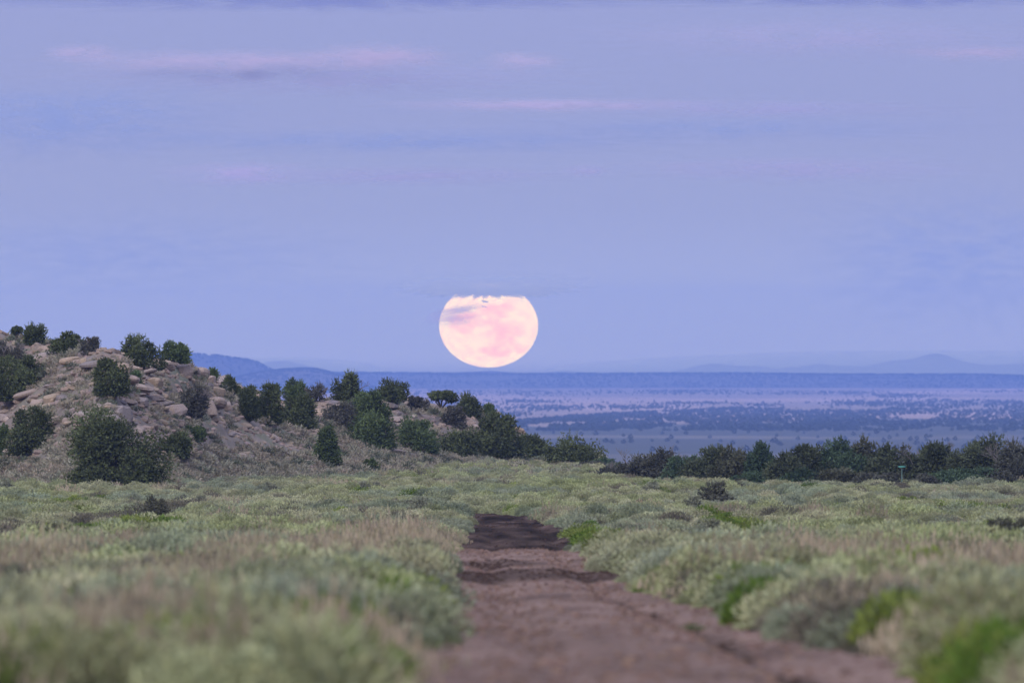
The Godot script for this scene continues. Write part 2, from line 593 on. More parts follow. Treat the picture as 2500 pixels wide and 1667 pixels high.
func materials() -> void:
	mat("soil", 0.96, grain(3, 0.03, 0.7, 1.2), 0.7)
	mat("road", 0.95, grain(5, 0.04, 0.62, 1.3), 0.22)
	mat("hillside", 0.95, grain(7, 0.04, 0.55, 1.35), 0.45)
	mat("rock", 0.93, grain(9, 0.03, 0.4, 1.5), 0.6)
	mat("far_land", 1.0)
	mat("grass", 0.85)
	mat("foliage", 0.8)
	mat("bark", 0.95)
	mat("steel", 0.6)
	var m := mat("cloud", 1.0)
	m.metallic_specular = 0.0
	m.transparency = BaseMaterial3D.TRANSPARENCY_ALPHA
	m.backlight_enabled = false


func land() -> void:
	# the field: a fan of rings round the camera, fine where the lens looks
	var angles := PackedFloat32Array()
	var a := -PI
	while a < PI + 0.001:
		angles.append(minf(a, PI))
		a += 0.0006 if absf(a) < 0.062 else (0.012 if absf(a) < 0.2 else 0.13)
	if angles[-1] < PI: angles.append(PI)
	var radii := PackedFloat32Array()
	var r := 2.0
	while r < 1300.0:
		radii.append(r)
		r *= 1.035 if r < 60.0 else (1.012 if r < 900.0 else 1.03)
	var pos := func(i: int, j: int) -> Vector3:
		var x := sin(angles[i]) * radii[j]
		var d := cos(angles[i]) * radii[j]
		var y := ground_y(x, d)
		if d > 10.0 and d < 520.0:
			y -= 0.3 * (1.0 - smooth(1.9, 2.35, absf(x - road_x(d))))      # the bed under the road
		return Vector3(x, y, -d)
	var col := func(p: Vector3) -> Color:
		var t := n3.get_noise_2d(p.x * 2.0, p.z * 2.0)
		return Color(0.19, 0.135, 0.10).lerp(Color(0.22, 0.19, 0.14), clampf(t + 0.5, 0, 1))
	structure("ground", grid(angles.size() - 1, radii.size() - 1, pos, col, M.soil), "brown soil of the sage field, mostly hidden under grass", "ground")


func road_dark(x: float, d: float) -> float:      # how dark the earth is coloured: the far stretch, a dip, one rut, spots
	var o := x - road_x(d)
	var e := n2.get_noise_2d(x * 6.0, d * 0.35)
	var w := smooth(304.0, 311.0, d + e * 14.0 + o * 1.5)
	w = maxf(w, smooth(0.42, 0.62, 1.0 - absf(d - 221.0) / 30.0 + e * 0.35 - 0.12 * maxf(0.0, o - 0.9)) * 0.68)
	w = maxf(w, 0.55 * smooth(0.35, 0.6, 1.0 - absf(d - 257.0) / 26.0 - absf(o + 0.75) * 0.5 + e * 0.5))
	w = maxf(w, 0.6 * smooth(0.1, 0.5, 0.75 - absf(o - 1.12 - 0.12 * sin(d * 0.06)) * 2.6 + e * 0.9) * (1.0 - smooth(170.0, 215.0, d)))
	w = maxf(w, 0.45 * smooth(0.2, 0.6, 0.8 - absf(o + 0.65) * 1.4 - absf(d - 112.0) / 12.0 + e * 0.4))
	w = maxf(w, 0.3 * smooth(0.25, 0.5, n2.get_noise_2d(x * 9.0 + 50.0, d * 0.8)))
	return clampf(w, 0.0, 1.0)


func road() -> void:
	var rows := PackedFloat32Array()
	var d := 8.0
	while d < 512.0:
		rows.append(d)
		d += 0.35 + d * 0.0022
	var cols := 64
	var pos := func(i: int, j: int) -> Vector3:
		var dd := rows[j]
		var o := (float(i) / cols - 0.5) * 2.0 * 2.7
		var x := road_x(dd) + o
		var y := ground_y(x, dd) + 0.015
		y -= 0.085 * exp(-pow((o - 1.12 - 0.12 * sin(dd * 0.06)) / 0.24, 2.0)) + 0.07 * exp(-pow((o + 0.75) / 0.28, 2.0))      # wheel ruts
		y += 0.006 * n2.get_noise_2d(x * 30.0, dd * 20.0) + 0.008 * n2.get_noise_2d(x * 5.0, dd * 0.8)
		y -= 0.025 * exp(-pow((dd - 221.0) / 14.0, 2.0)) + 0.1 * exp(-pow((dd - 322.0) / 14.0, 2.0))
		y -= 0.34 * smooth(2.3, 2.65, absf(o))                            # the rim dives under the field
		return Vector3(x, y, -dd)
	var dry := Color(0.168, 0.113, 0.088)  # earth colour over most of the road
	var dark_earth := Color(0.025, 0.018, 0.014)  # earth colour where the road is darker
	var col := func(p: Vector3) -> Color:
		var t := n2.get_noise_2d(p.x * 4.0, p.z * 1.0)
		var c := dry * (1.02 + 0.4 * t + 0.3 * n2.get_noise_2d(p.x * 14.0 + 9.0, p.z * 2.0) + 0.35 * n2.get_noise_2d(p.x * 50.0, p.z * 6.0))
		var k := road_dark(p.x, -p.z)
		k = clampf(k * (0.86 + 0.5 * n2.get_noise_2d(p.x * 14.0, p.z * 1.0 + 40.0)), 0.0, 1.0)
		var w := dark_earth * (1.0 + 0.9 * n2.get_noise_2d(p.x * 20.0 + 5.0, p.z * 1.4))
		return Color(lerpf(c.r, w.r, k), lerpf(c.g, w.g, k), lerpf(c.b, w.b, k))
	var bed := structure("road", grid(cols, rows.size() - 1, pos, col, M.road), "rutted reddish dirt road running through the sage field", "dirt road")
	# clods and pebbles lying on the track, too many to pick apart
	var places := []
	var colors := PackedColorArray()
	for k in 15000:
		var dd := rng.randf_range(70.0, 330.0) if k % 3 else rng.randf_range(70.0, 500.0)
		var o := rng.randf_range(-2.3, 2.3)
		if n2.get_noise_2d((road_x(dd) + o) * 7.0, dd * 2.0) < 0.02 and absf(absf(o) - 1.0) > 0.35 and rng.randf() < 0.65: continue
		var x := road_x(dd) + o
		var y := ground_y(x, dd) + 0.012 - 0.08 * exp(-pow((o - 1.12 - 0.12 * sin(dd * 0.06)) / 0.24, 2.0)) - 0.065 * exp(-pow((o + 0.75) / 0.28, 2.0)) - 0.025 * exp(-pow((dd - 221.0) / 14.0, 2.0)) - 0.1 * exp(-pow((dd - 322.0) / 14.0, 2.0))
		var sz := lerpf(0.01, 0.05, pow(rng.randf(), 3.0))
		places.append(Transform3D(Basis.from_euler(Vector3(rng.randf(), rng.randf() * TAU, rng.randf())).scaled(Vector3(sz * 1.4, sz, sz)), Vector3(x, y, -dd)))
		var t := rng.randf_range(0.7, 1.25)
		if road_dark(x, dd) > 0.5: t *= 0.36
		colors.append(Color(t, t * rng.randf_range(0.92, 1.0), t * rng.randf_range(0.9, 1.0)))
	scatter("clods", rock_mesh(0.7, Color(0.165, 0.112, 0.088)), places, colors, bed)


func hill() -> void:
	var cols := 400
	var rows := 190
	var pos := func(i: int, j: int) -> Vector3:
		var d := 575.0 + 300.0 * pow(float(j) / rows, 1.15)
		var px := -560.0 + 2100.0 * i / cols
		var x := (px - 1250.0) * K * d
		return Vector3(x, hill_y(x, d), -d)
	var col := func(p: Vector3) -> Color:
		var t := n2.get_noise_2d(p.x * 3.0, p.z * 1.4)
		var u := n2.get_noise_2d(p.x * 9.0 + 70.0, p.z * 4.0)
		var c := Color(0.18, 0.148, 0.118).lerp(Color(0.15, 0.142, 0.10), smooth(-0.1, 0.2, t))       # bare earth, thin grass
		return c.lerp(Color(0.235, 0.185, 0.15), smooth(0.12, 0.3, u) * 0.8)
	var hillside := structure("hill", grid(cols, rows, pos, col, M.hillside), "rocky juniper hill rising beside the sage field", "hill")

	# blocks and slabs lying on the slope, each a piece of the hill
	var tones := [Color(0.29, 0.225, 0.185), Color(0.255, 0.205, 0.18), Color(0.31, 0.235, 0.17), Color(0.205, 0.172, 0.158)]
	var meshes := []
	for k in 12:
		meshes.append(rock_mesh([0.35, 0.55, 0.8][k % 3], tones[k % 4]))
	var spots := [[567, 1066, 0.50, 11], [232, 1022, 0.42, 2], [166, 1028, 0.44, 8], [250, 1012, 0.4, 5], [205, 1018, 0.36, 2], [365, 1015, 0.42, 8], [435, 1030, 0.5, 5], [340, 985, 0.8, 1], [370, 975, 0.75, 9], [300, 962, 0.6, 3], [180, 950, 0.62, 6], [200, 930, 0.55, 4], [155, 925, 0.4, 7], [415, 892, 0.9, 0], [445, 898, 0.7, 9], [398, 905, 0.7, 3], [350, 912, 0.8, 0], [330, 925, 0.6, 6], [512, 1130, 0.6, 0], [540, 1150, 0.4, 3], [690, 1110, 0.62, 9], [700, 1125, 0.4, 6], [436, 1157, 0.4, 0], [785, 990, 0.9, 0], [810, 985, 0.6, 3], [775, 1008, 0.9, 6], [765, 1028, 0.7, 9], [960, 1030, 0.8, 0], [965, 1046, 0.7, 3], [850, 1070, 0.5, 1], [840, 1080, 0.4, 4], [975, 1075, 0.6, 7], [950, 1108, 0.9, 0], [1000, 1112, 0.7, 3], [1070, 1064, 0.6, 0], [1085, 1075, 0.5, 6], [1150, 1045, 0.6, 0], [1130, 1052, 0.5, 6], [1200, 1035, 0.5, 3], [1270, 1085, 0.5, 2], [10, 1025, 0.6, 5], [60, 1010, 0.5, 4]]
	var tries := 0
	while spots.size() < 290 and tries < 6000:
		tries += 1
		var px := rng.randf_range(-60, 1290)
		var py := rng.randf_range(860, 1150)
		var dens := 0.12
		if px < 620: dens = smooth(850, 900, py) * (1.0 - smooth(1060, 1130, py)) * 0.9 + 0.08
		elif px > 730 and px < 1260 and py > 985 and py < 1080: dens = 0.35
		if rng.randf() < dens and n2.get_noise_2d(px * 0.25, py * 0.5) > -0.12:
			spots.append([px, py, lerpf(0.2, 1.05, pow(rng.randf(), 2.0)) * (1.1 if py < 1040 else 0.6), rng.randi() % 12])
	for s in spots:
		var at := on_ground(s[0], s[1], 575.0)
		if at.z < -860.0 or hill_rise(at.x, -at.z) < 0.05: continue
		var o := part("rock", meshes[s[3]], hillside)
		var k: float = s[2]
		o.position = at + Vector3(0, k * 0.04, 0)
		o.rotation = Vector3(rng.randf_range(-0.25, 0.25), rng.randf() * TAU, rng.randf_range(-0.3, 0.15))
		o.scale = Vector3(k * rng.randf_range(0.8, 1.35), k * rng.randf_range(0.7, 1.1), k)

	# rubble and the grey-green tufts between the rocks: too many and too small to pick apart
	var places := [[], [], [], []]
	var cols_of := [PackedColorArray(), PackedColorArray(), PackedColorArray(), PackedColorArray()]
	for k in 52000:
		var px := rng.randf_range(-250, 1420)
		var d := rng.randf_range(585.0, 800.0)
		var x := (px - 1250.0) * K * d
		var rise := hill_rise(x, d)
		if rise < -0.02: continue
		var bare := n2.get_noise_2d(x * 2.2 + 40.0, d * 1.1)
		var at := Vector3(x, hill_y(x, d), -d)
		if rng.randf() < lerpf(0.12, 0.5, smooth(1.0, 3.0, rise)):
			var s := lerpf(0.05, 0.4, pow(rng.randf(), 2.6))
			places[3].append(Transform3D(Basis.from_euler(Vector3(rng.randf(), rng.randf() * TAU, rng.randf() * 0.5)).scaled(Vector3(s * 1.3, s, s)), at))
			var t := rng.randf_range(0.75, 1.15)
			cols_of[3].append(Color(t, t * rng.randf_range(0.9, 1.0), t * rng.randf_range(0.85, 1.0)))
		elif bare > -0.06 or rise < 1.6:
			var v := rng.randi() % 3
			var s := lerpf(0.4, 1.7, pow(rng.randf(), 2.5))
			places[v].append(Transform3D(Basis(Vector3.UP, rng.randf() * TAU).scaled(Vector3(s, s * rng.randf_range(0.6, 1.0), s)), at))
			var c := Color(0.235, 0.23, 0.165).lerp(Color(0.26, 0.215, 0.16), rng.randf()) if rng.randf() < 0.8 else Color(0.10, 0.11, 0.075)
			cols_of[v].append(c * rng.randf_range(0.75, 1.2))
	var tufts := base("hill_grass")
	tag(tufts, "grey green tufts of dry grass between the rocks of the hill", "grass", "", "stuff")
	for v in 3:
		scatter("tuft", mound(150, 0.42, 0.42, 0.13, 0.2, 0.3) if v < 2 else clump(60, 0.34, 0.42, 0.03, 0.35, 0.25), places[v], cols_of[v], tufts)
	scatter("rubble", rock_mesh(0.6, Color(0.255, 0.205, 0.17)), places[3], cols_of[3], hillside)


func field() -> void:
	# grass and low brush: clumps of four kinds spread over the field
	var kinds := {}
	for k in ["sage", "dry", "weed", "brush"]:
		kinds[k] = {"p": [[], [], []], "c": [PackedColorArray(), PackedColorArray(), PackedColorArray()]}
	# patches that stand out in the photograph: [px, py, half width px, half height px, kind]
	var patches := [[940, 1365, 130, 70, "dry"], [1960, 1395, 70, 25, "dry"], [2120, 1440, 130, 55, "dry"], [2420, 1450, 170, 70, "dry"], [2300, 1475, 220, 50, "dry"], [620, 1420, 120, 40, "dry"], [60, 1450, 90, 40, "dry"], [240, 1400, 90, 40, "dry"], [560, 1480, 90, 60, "dry"], [180, 1250, 60, 22, "weed"], [310, 1305, 70, 28, "weed"], [380, 1320, 40, 20, "weed"], [90, 1610, 130, 75, "weed"], [300, 1550, 70, 60, "weed"], [480, 1640, 60, 30, "weed"], [2230, 1460, 60, 40, "weed"], [2450, 1620, 120, 60, "weed"], [1780, 1290, 60, 25, "weed"], [1460, 1335, 60, 28, "weed"], [2440, 1270, 60, 40, "weed"], [930, 1540, 60, 40, "weed"], [380, 1270, 60, 25, "brush"], [110, 1320, 50, 30, "brush"]]
	var spots := []
	for q in patches:
		var c := on_ground(q[0], q[1])
		var e := on_ground(q[0], q[1] - q[3])
		var f := on_ground(q[0], minf(q[1] + q[3], 1690))
		spots.append([c.x, -c.z, q[2] * K * -c.z, maxf(3.0, (f.z - e.z) * 0.5), q[4]])
	for q in [[-2.7, 76.0, 0.6, 8.0, "weed"], [-1.9, 80.0, 0.42, 6.0, "weed"], [-1.2, 78.0, 0.4, 7.0, "dry"], [-3.3, 85.0, 0.4, 8.0, "dry"], [-2.3, 90.0, 0.35, 6.0, "brush"], [-1.6, 96.0, 0.4, 6.0, "weed"], [-2.9, 104.0, 0.5, 7.0, "dry"], [3.4, 79.0, 0.5, 8.0, "weed"], [3.7, 95.0, 0.5, 8.0, "dry"], [3.2, 104.0, 0.4, 7.0, "brush"], [4.2, 118.0, 0.7, 10.0, "dry"]]:      # the clumps along the bottom of the picture
		spots.append(q)
	var want := 56000
	for k in want:
		var d := sqrt(lerpf(66.0 * 66.0, 860.0 * 860.0, rng.randf()))
		if rng.randf() < 0.16: d = rng.randf_range(66.0, 300.0)
		var px := rng.randf_range(-280, 2780)
		var x := (px - 1250.0) * K * d
		if d > 640.0 and px > 1560 and rng.randf() < 0.8: continue
		if d > 570.0 and hill_rise(x, d) > 0.25 + 0.25 * rng.randf(): continue
		var o := absf(x - road_x(d))
		var edge := road_half(d) + 0.5 * n2.get_noise_2d(x * 3.0, d * 0.9)
		if d < 500.0 and o < edge: continue
		if d < 500.0 and o < edge + 0.2 and rng.randf() < 0.35: continue
		var a := n3.get_noise_2d(x * 3.0, d * 0.9)
		var b := n2.get_noise_2d(x * 1.6 + 200.0, d * 0.5)
		var near := 1.0 - smooth(110.0, 330.0, d)
		var kind := "sage"
		var roll := rng.randf()
		if b > 0.24 and roll < 0.22 * near + 0.05: kind = "dry"
		elif a > 0.06 and roll < 0.52 * near + 0.05: kind = "weed"
		elif a < 0.0 and roll < 0.12 + 0.32 * near: kind = "brush"
		elif roll > 0.975 - 0.08 * near: kind = "brush"
		for s in spots:
			var q := pow((x - s[0]) / s[2], 2.0) + pow((d - s[1]) / s[3], 2.0)
			if q < 1.0 and rng.randf() < 1.0 - 0.4 * q:
				kind = s[4]
		var size := lerpf(0.45, 1.6, pow(rng.randf(), 1.7)) * (1.0 + 0.25 * a)
		if d < 500.0 and o < edge + 0.5: size *= 0.6
		if d < 500.0 and o - size * 0.45 < edge - 0.12: continue
		var tall := rng.randf_range(0.6, 1.1)
		if kind == "sage" and d < 260.0: size *= 1.15
		var col: Color
		match kind:
			"sage":
				col = Color(0.315, 0.33, 0.185).lerp(Color(0.36, 0.34, 0.21), rng.randf()).lerp(Color(0.26, 0.29, 0.125), clampf(a * 1.6 + 0.3, 0, 1) * 0.8)
				col = col.lerp(Color(0.20, 0.235, 0.165), smooth(0.0, 0.35, -b) * 0.7)
			"dry": col = Color(0.34, 0.27, 0.195).lerp(Color(0.30, 0.27, 0.175), rng.randf())
			"weed": col = Color(0.075, 0.125, 0.022).lerp(Color(0.17, 0.20, 0.05), rng.randf())
			"brush": col = Color(0.10, 0.098, 0.07).lerp(Color(0.18, 0.155, 0.115), rng.randf())
		var v := rng.randi() % 3
		col *= rng.randf_range(0.62, 1.15)
		kinds[kind].p[v].append(Transform3D(Basis(Vector3.UP, rng.randf() * TAU).scaled(Vector3(size, size * tall, size)), Vector3(x, ground_y(x, d) - 0.03, -d)))
		kinds[kind].c[v].append(Color(col.r, col.g, col.b))
	var names := {"sage": ["sage_grass", "pale sage green grass covering the whole field"], "dry": ["dry_grass", "pinkish straw coloured dry grass in loose patches of the field"], "weed": ["green_weeds", "bright yellow green weeds growing in low patches"], "brush": ["low_brush", "dull grey brown low brush among the sage grass"]}
	for k in kinds:
		var o := base(names[k][0])
		tag(o, names[k][1], "grass" if k != "weed" else "weeds", "", "stuff")
		for v in 3:
			var m: ArrayMesh
			match k:
				"sage": m = mound(1700, 0.5, 0.52, 0.05, 0.27, 0.3)
				"dry": m = clump(150, 0.5, 0.62, 0.011, 0.35, 0.2, 0.8)
				"weed": m = mound(1000, 0.46, 0.44, 0.065, 0.28, 0.3)
				"brush": m = mound(1100, 0.5, 0.5, 0.06, 0.22, 0.3)
			scatter("tuft", m, kinds[k].p[v], kinds[k].c[v], o)

	# shrubs that stand out one by one
	var forms := []
	for k in 5:
		var lobes := crown_lobes(1.0, 0.85, "brush")
		forms.append([make_trunk(1.0, 0.8, lobes, Color(0.10, 0.085, 0.07)).mesh(M.bark), make_crown(1.0, 0.85, "brush", Color(1, 1, 1), 0.85, 0.06, lobes)])
	var shrubs := [
		[2450, 1372, 120, "dark", "large dark sagebrush at the far edge of a pinkish dry grass patch"],
		[2170, 1560, 130, "dark", "broad dark sagebrush beside the road verge between green weeds"],
		[1545, 1350, 44, "dark", "small dark sagebrush standing where the road meets the dark stretch"],
		[2100, 1540, 70, "green", "leafy green shrub touching the broad dark sagebrush by the verge"],
		[2250, 1500, 110, "green", "bright green shrub on top of the bank behind the dark sagebrush"],
		[300, 1590, 130, "green", "tall bright green shrub rising from dry grass, widest of the green ones"],
		[90, 1640, 170, "green", "low spreading deep green shrub among yellow green weeds"],
		[1830, 1430, 60, "green", "round dark green shrub before the pinkish grass patches"],
		[380, 1290, 76, "dark", "grey brown sagebrush with yellow green weeds at its foot"],
		[100, 1350, 90, "dark", "grey sagebrush with pinkish grass in front of it"],
		[1750, 1245, 70, "dark", "flat dark sagebrush alone in the pale grass before the thicket"],
		[640, 1545, 90, "dark", "brown sagebrush between dry grass and the bare reddish soil"],
		[350, 1500, 60, "dark", "dark upright sagebrush behind the tall bright green shrub"]]
	for q in [[1692, 1535, 0.42, "tiny grass tuft growing alone on the road by the wheel rut"], [1015, 1592, 0.95, "spreading grass tuft on the edge of the road opposite the rut"], [1085, 1578, 0.6, "ragged grass tuft reaching furthest onto the road"], [960, 1500, 0.8, "low grass tuft at the road's grassy side before the dark dip"]]:
		var t := part("grass_tuft", clump(130, 0.5, 0.32, 0.02, 0.6, 0.3), self)
		var at := on_ground(q[0], q[1])
		t.position = at - Vector3(0, 0.02, 0)
		t.scale = Vector3.ONE * q[2]
		t.material_override = mat("tuft_green")
		M.tuft_green.albedo_color = Color(0.13, 0.15, 0.07).linear_to_srgb()
		tag(t, q[3], "grass tuft", "grass tufts on the road")
	for s in shrubs:
		add_shrub(s[0], s[1], s[2], s[3], s[4], forms, "")
	for k in 34:
		var px := rng.randf_range(-40, 2540)
		var py := 1205.0 + 300.0 * pow(rng.randf(), 1.6)
		var at := on_ground(px, py)
		if absf(at.x - road_x(-at.z)) < 2.6 or -at.z > 585.0: continue
		var where := "loose in the open sage field"
		if absf(at.x - road_x(-at.z)) < 5.5 and -at.z < 420.0: where = "close to the dirt road"
		elif -at.z > 420.0 and px < 1150.0: where = "in the pale grass below the rocky hill"
		elif -at.z > 420.0: where = "in the pale grass before the dark thicket"
		add_shrub(px, py, rng.randf_range(0.55, 0.95) / (K * -at.z), "grey", "grey green sagebrush " + where, forms, "sagebrush scattered through the field")


func add_shrub(px: float, py: float, wpx: float, tone: String, label: String, forms: Array, group: String) -> void:
	var at := on_ground(px, minf(py, 1690.0))
	var w := clampf(wpx * K * -at.z * 1.35, 0.25, 2.2)
	var f: Array = forms[rng.randi() % forms.size()]
	var o := base("sagebrush" if tone != "green" else "green_shrub", at - Vector3(0, 0.02, 0), rng.randf() * TAU)
	o.scale = Vector3(w, maxf(w * rng.randf_range(0.85, 1.05), 0.5 if wpx > 60.0 else 0.2), w)
	part("stem", f[0], o)
	var c: Color = {"dark": Color(0.095, 0.095, 0.068), "green": Color(0.085, 0.13, 0.035), "grey": Color(0.19, 0.195, 0.135)}[tone]
	var g: Geo = f[1]
	var key := "foliage_%s_%d" % [tone, forms.find(f)]
	if not M.has(key):
		var tinted := Geo.new()
		tinted.v = g.v
		tinted.n = g.n
		tinted.c = g.c.duplicate()
		for i in tinted.c.size():
			tinted.c[i] = Color(tinted.c[i].r * c.r, tinted.c[i].g * c.g, tinted.c[i].b * c.b)
		M[key] = tinted.mesh(M.foliage)
	part("foliage", M[key], o)
	tag(o, label, "shrub", group)


func hill_trees() -> void:
	var dk := Color(0.074, 0.087, 0.04)
	var gr := Color(0.08, 0.106, 0.044)
	var gy := Color(0.085, 0.082, 0.066)
	var lt := Color(0.08, 0.115, 0.052)
	var g := "junipers on the rocky hill"
	# px, base row, width, height, form, colour, fill, dead wood, label
	var list := [
		[39, 836, 32, 40, "umbrella", dk, 1.3, 0, "tiny round juniper on a bare stem, highest on the skyline"],
		[84, 846, 64, 44, "open", dk, 1.2, 0, "low twin-topped juniper on the skyline beside the tiny round one"],
		[165, 868, 80, 60, "brush", dk, 1.0, 0, "spiky-topped broad juniper on the crest of the hill"],
		[215, 866, 46, 48, "brush", gy, 0.8, 0.5, "thin juniper with bare twigs next to the spiky-topped one"],
		[348, 904, 92, 90, "open", dk, 1.15, 0, "largest open-crowned juniper on the skyline above the bare ledge"],
		[421, 890, 66, 60, "open", gr, 1.1, 0, "loose juniper growing on the bare ledge at the skyline"],
		[268, 970, 86, 94, "dome", dk, 1.0, 0, "egg-shaped dense juniper halfway up the slope under the crest"],
		[330, 952, 34, 46, "tall", lt, 0.9, 0, "small light green juniper at the side of the egg-shaped one"],
		[14, 905, 90, 74, "open", gy, 0.8, 0.7, "half-dead greyish juniper below the skyline"],
		[36, 980, 124, 110, "dome", dk, 1.0, 0, "wide dark juniper below the half-dead greyish one"],
		[72, 1112, 106, 118, "dome", dk, 1.0, 0, "thick juniper low on the slope under the wide dark one"],
		[6, 1114, 40, 76, "tall", gr, 0.9, 0, "narrow juniper squeezed beside the thick one low on the slope"],
		[277, 1188, 208, 176, "dome", dk, 1.05, 0, "largest round juniper at the very foot of the hill in the grass"],
		[462, 1024, 96, 80, "open", gy, 1.0, 0.8, "straggly juniper with dead grey limbs on the rocky slope"],
		[428, 1120, 78, 48, "dome", dk, 1.0, 0, "low mound-shaped juniper among the rubble"],
		[474, 1087, 52, 50, "brush", gr, 1.0, 0, "small juniper touching the low mound-shaped one from above"],
		[508, 934, 48, 32, "open", gr, 0.9, 0, "low juniper tuft peeping over the shoulder of the hill"],
		[562, 972, 48, 52, "open", dk, 1.1, 0, "small bushy juniper on the shoulder where the hill drops"],
		[606, 1032, 56, 88, "tall", dk, 1.1, 0, "slender juniper standing in the saddle of the hill"],
		[655, 1038, 70, 102, "dome", dk, 1.1, 0, "tall full juniper beside the slender one in the saddle"],
		[722, 988, 62, 64, "open", gr, 1.1, 0, "open-topped juniper behind the saddle on the low knoll"],
		[727, 1049, 88, 80, "dome", dk, 1.1, 0, "dense round juniper in front of the open-topped one"],
		[770, 984, 52, 44, "open", gy, 0.5, 1.0, "mostly bare twiggy juniper above the knoll's ledge"],
		[848, 992, 82, 74, "open", dk, 1.1, 0.2, "juniper with a limb reaching sideways on top of the knoll"],
		[832, 1050, 78, 62, "dome", gy, 1.0, 0, "greyish round juniper under the knoll's ledge"],
		[905, 1032, 84, 74, "dome", gr, 1.0, 0, "juniper with a pale side in the middle of the knoll"],
		[960, 988, 84, 54, "open", dk, 1.3, 0, "flat wide juniper on the skyline of the knoll"],
		[908, 1100, 104, 78, "dome", gr, 1.0, 0, "broad green juniper at the foot of the knoll"],
		[798, 1142, 66, 98, "tall", gr, 1.1, 0, "upright capsule-shaped juniper alone on the grey apron"],
		[1020, 1108, 92, 86, "dome", gr, 1.05, 0, "smooth oval juniper where grass meets the knoll"],
		[1018, 1007, 50, 42, "brush", gy, 0.7, 0.3, "brownish thin juniper between two skyline trees of the knoll"],
		[1083, 1014, 72, 60, "umbrella", dk, 1.3, 0, "umbrella-shaped juniper on a visible pale trunk"],
		[1148, 1022, 68, 56, "open", dk, 1.2, 0, "rounded juniper on the skyline next to the umbrella-shaped one"],
		[1192, 1022, 42, 36, "open", gr, 1.0, 0, "last small juniper on the skyline where the knoll ends"],
		[1110, 1048, 54, 56, "dome", gy, 1.0, 0, "greyish juniper just below the umbrella-shaped one"],
		[1124, 1118, 82, 58, "dome", dk, 1.0, 0, "low juniper leaning against the pointed big one"],
		[1215, 1124, 122, 118, "dome", dk, 1.05, 0, "big pointed juniper at the end of the knoll"],
		[1308, 1132, 88, 94, "brush", dk, 1.1, 0, "two-lobed juniper beyond the big pointed one"],
		[1395, 1144, 122, 56, "dome", dk, 1.0, 0, "long low juniper closing the row where the field opens"],
		[905, 1157, 36, 38, "open", gr, 1.0, 0, "very small juniper on the grey rubble apron"],
		[761, 1142, 22, 20, "brush", dk, 0.9, 0, "knee-high dark shrub next to the capsule-shaped juniper"]]
	for t in list:
		tree("juniper_tree", t[0], t[1], t[2] * 1.24, t[3] * 1.0, t[4], t[5], t[6], t[8], "tree", g, 0.0, t[7])


func thicket() -> void:
	var dk := Color(0.066, 0.077, 0.044)
	var gy := Color(0.078, 0.08, 0.062)
	var gr := Color(0.058, 0.085, 0.05)
	var rd := Color(0.075, 0.078, 0.05)
	var g := "tall shrubs of the thicket along the field"
	# px, top row, width, distance, colour, fill, dead wood, label
	var list := [
		[1478, 1114, 62, 742, gr, 0.9, 0, "low green shrub between the last juniper and the thicket"],
		[1445, 1122, 50, 735, gy, 0.9, 0, "small grey shrub touching the long low juniper"],
		[1515, 1122, 70, 672, gy, 0.7, 0.2, "low thin skirt of shrub at the open end of the thicket"],
		[1590, 1080, 122, 668, gy, 0.9, 0.3, "feathery round shrub standing first at the open end of the thicket"],
		[1680, 1106, 84, 655, gr, 1.0, 0, "low shrub filling the dip after the feathery first one"],
		[1742, 1082, 100, 650, dk, 1.1, 0, "dense dark shrub after the dip in the thicket"],
		[1812, 1080, 92, 648, rd, 1.0, 0, "brownish shrub between the dense dark one and the spire"],
		[1862, 1068, 62, 640, gr, 1.0, 0, "shrub with a pointed spire rising from the thicket"],
		[1912, 1090, 70, 634, dk, 1.1, 0, "darkest shrub, sunk lower than its neighbours beside the spire"],
		[1976, 1076, 90, 640, dk, 1.0, 0, "full dark green shrub in the middle of the thicket"],
		[2048, 1068, 84, 640, gr, 1.0, 0, "high domed green shrub near the middle of the thicket"],
		[2106, 1068, 64, 642, rd, 1.0, 0, "shrub with a rusty brown top behind the green ones"],
		[2160, 1080, 80, 640, dk, 1.0, 0, "dark shrub behind the green-capped post"],
		[2206, 1086, 52, 646, gy, 0.4, 0.8, "mostly leafless twiggy shrub behind the green-capped post"],
		[2250, 1076, 72, 640, dk, 0.9, 0.4, "dark shrub with bare twigs on top past the post"],
		[2306, 1064, 74, 638, dk, 1.0, 0.2, "peaked shrub between the twiggy one and the tallest one"],
		[2402, 1050, 104, 636, dk, 1.0, 0.2, "tallest shrub of the thicket with two leafy peaks"],
		[2480, 1070, 80, 634, gy, 0.9, 0.4, "greyish shrub next to the tallest one"],
		[2560, 1060, 110, 636, dk, 1.0, 0.2, "dark shrub at the end of the thicket"],
		[1965, 1138, 90, 616, gr, 0.9, 0, "low front shrub, greenest, before the full dark green one"],
		[2050, 1134, 100, 616, rd, 0.9, 0, "low front shrub, brownish, beside the greenest low one"],
		[2140, 1148, 90, 614, gy, 0.9, 0, "low grey front shrub next to the green-capped post"],
		[1830, 1150, 70, 622, gr, 0.8, 0, "low front shrub under the spire-topped one"],
		[2335, 1134, 120, 612, gr, 1.0, 0, "wide low front shrub before the peaked one"],
		[2430, 1142, 80, 612, gy, 1.0, 0, "low grey front shrub under the tallest one"],
		[2260, 1155, 60, 610, gy, 0.9, 0, "smallest low front shrub past the post"]]
	for t in list:
		var d: float = t[3]
		var x: float = (t[0] - 1250.0) * K * d
		var foot: float = LEVEL - ground_y(x, d) / (K * d)
		tree("thicket_shrub", t[0], foot, t[2] * 1.7, foot - t[1], "brush", t[4], t[5], t[7], "shrub", g, d, t[6])


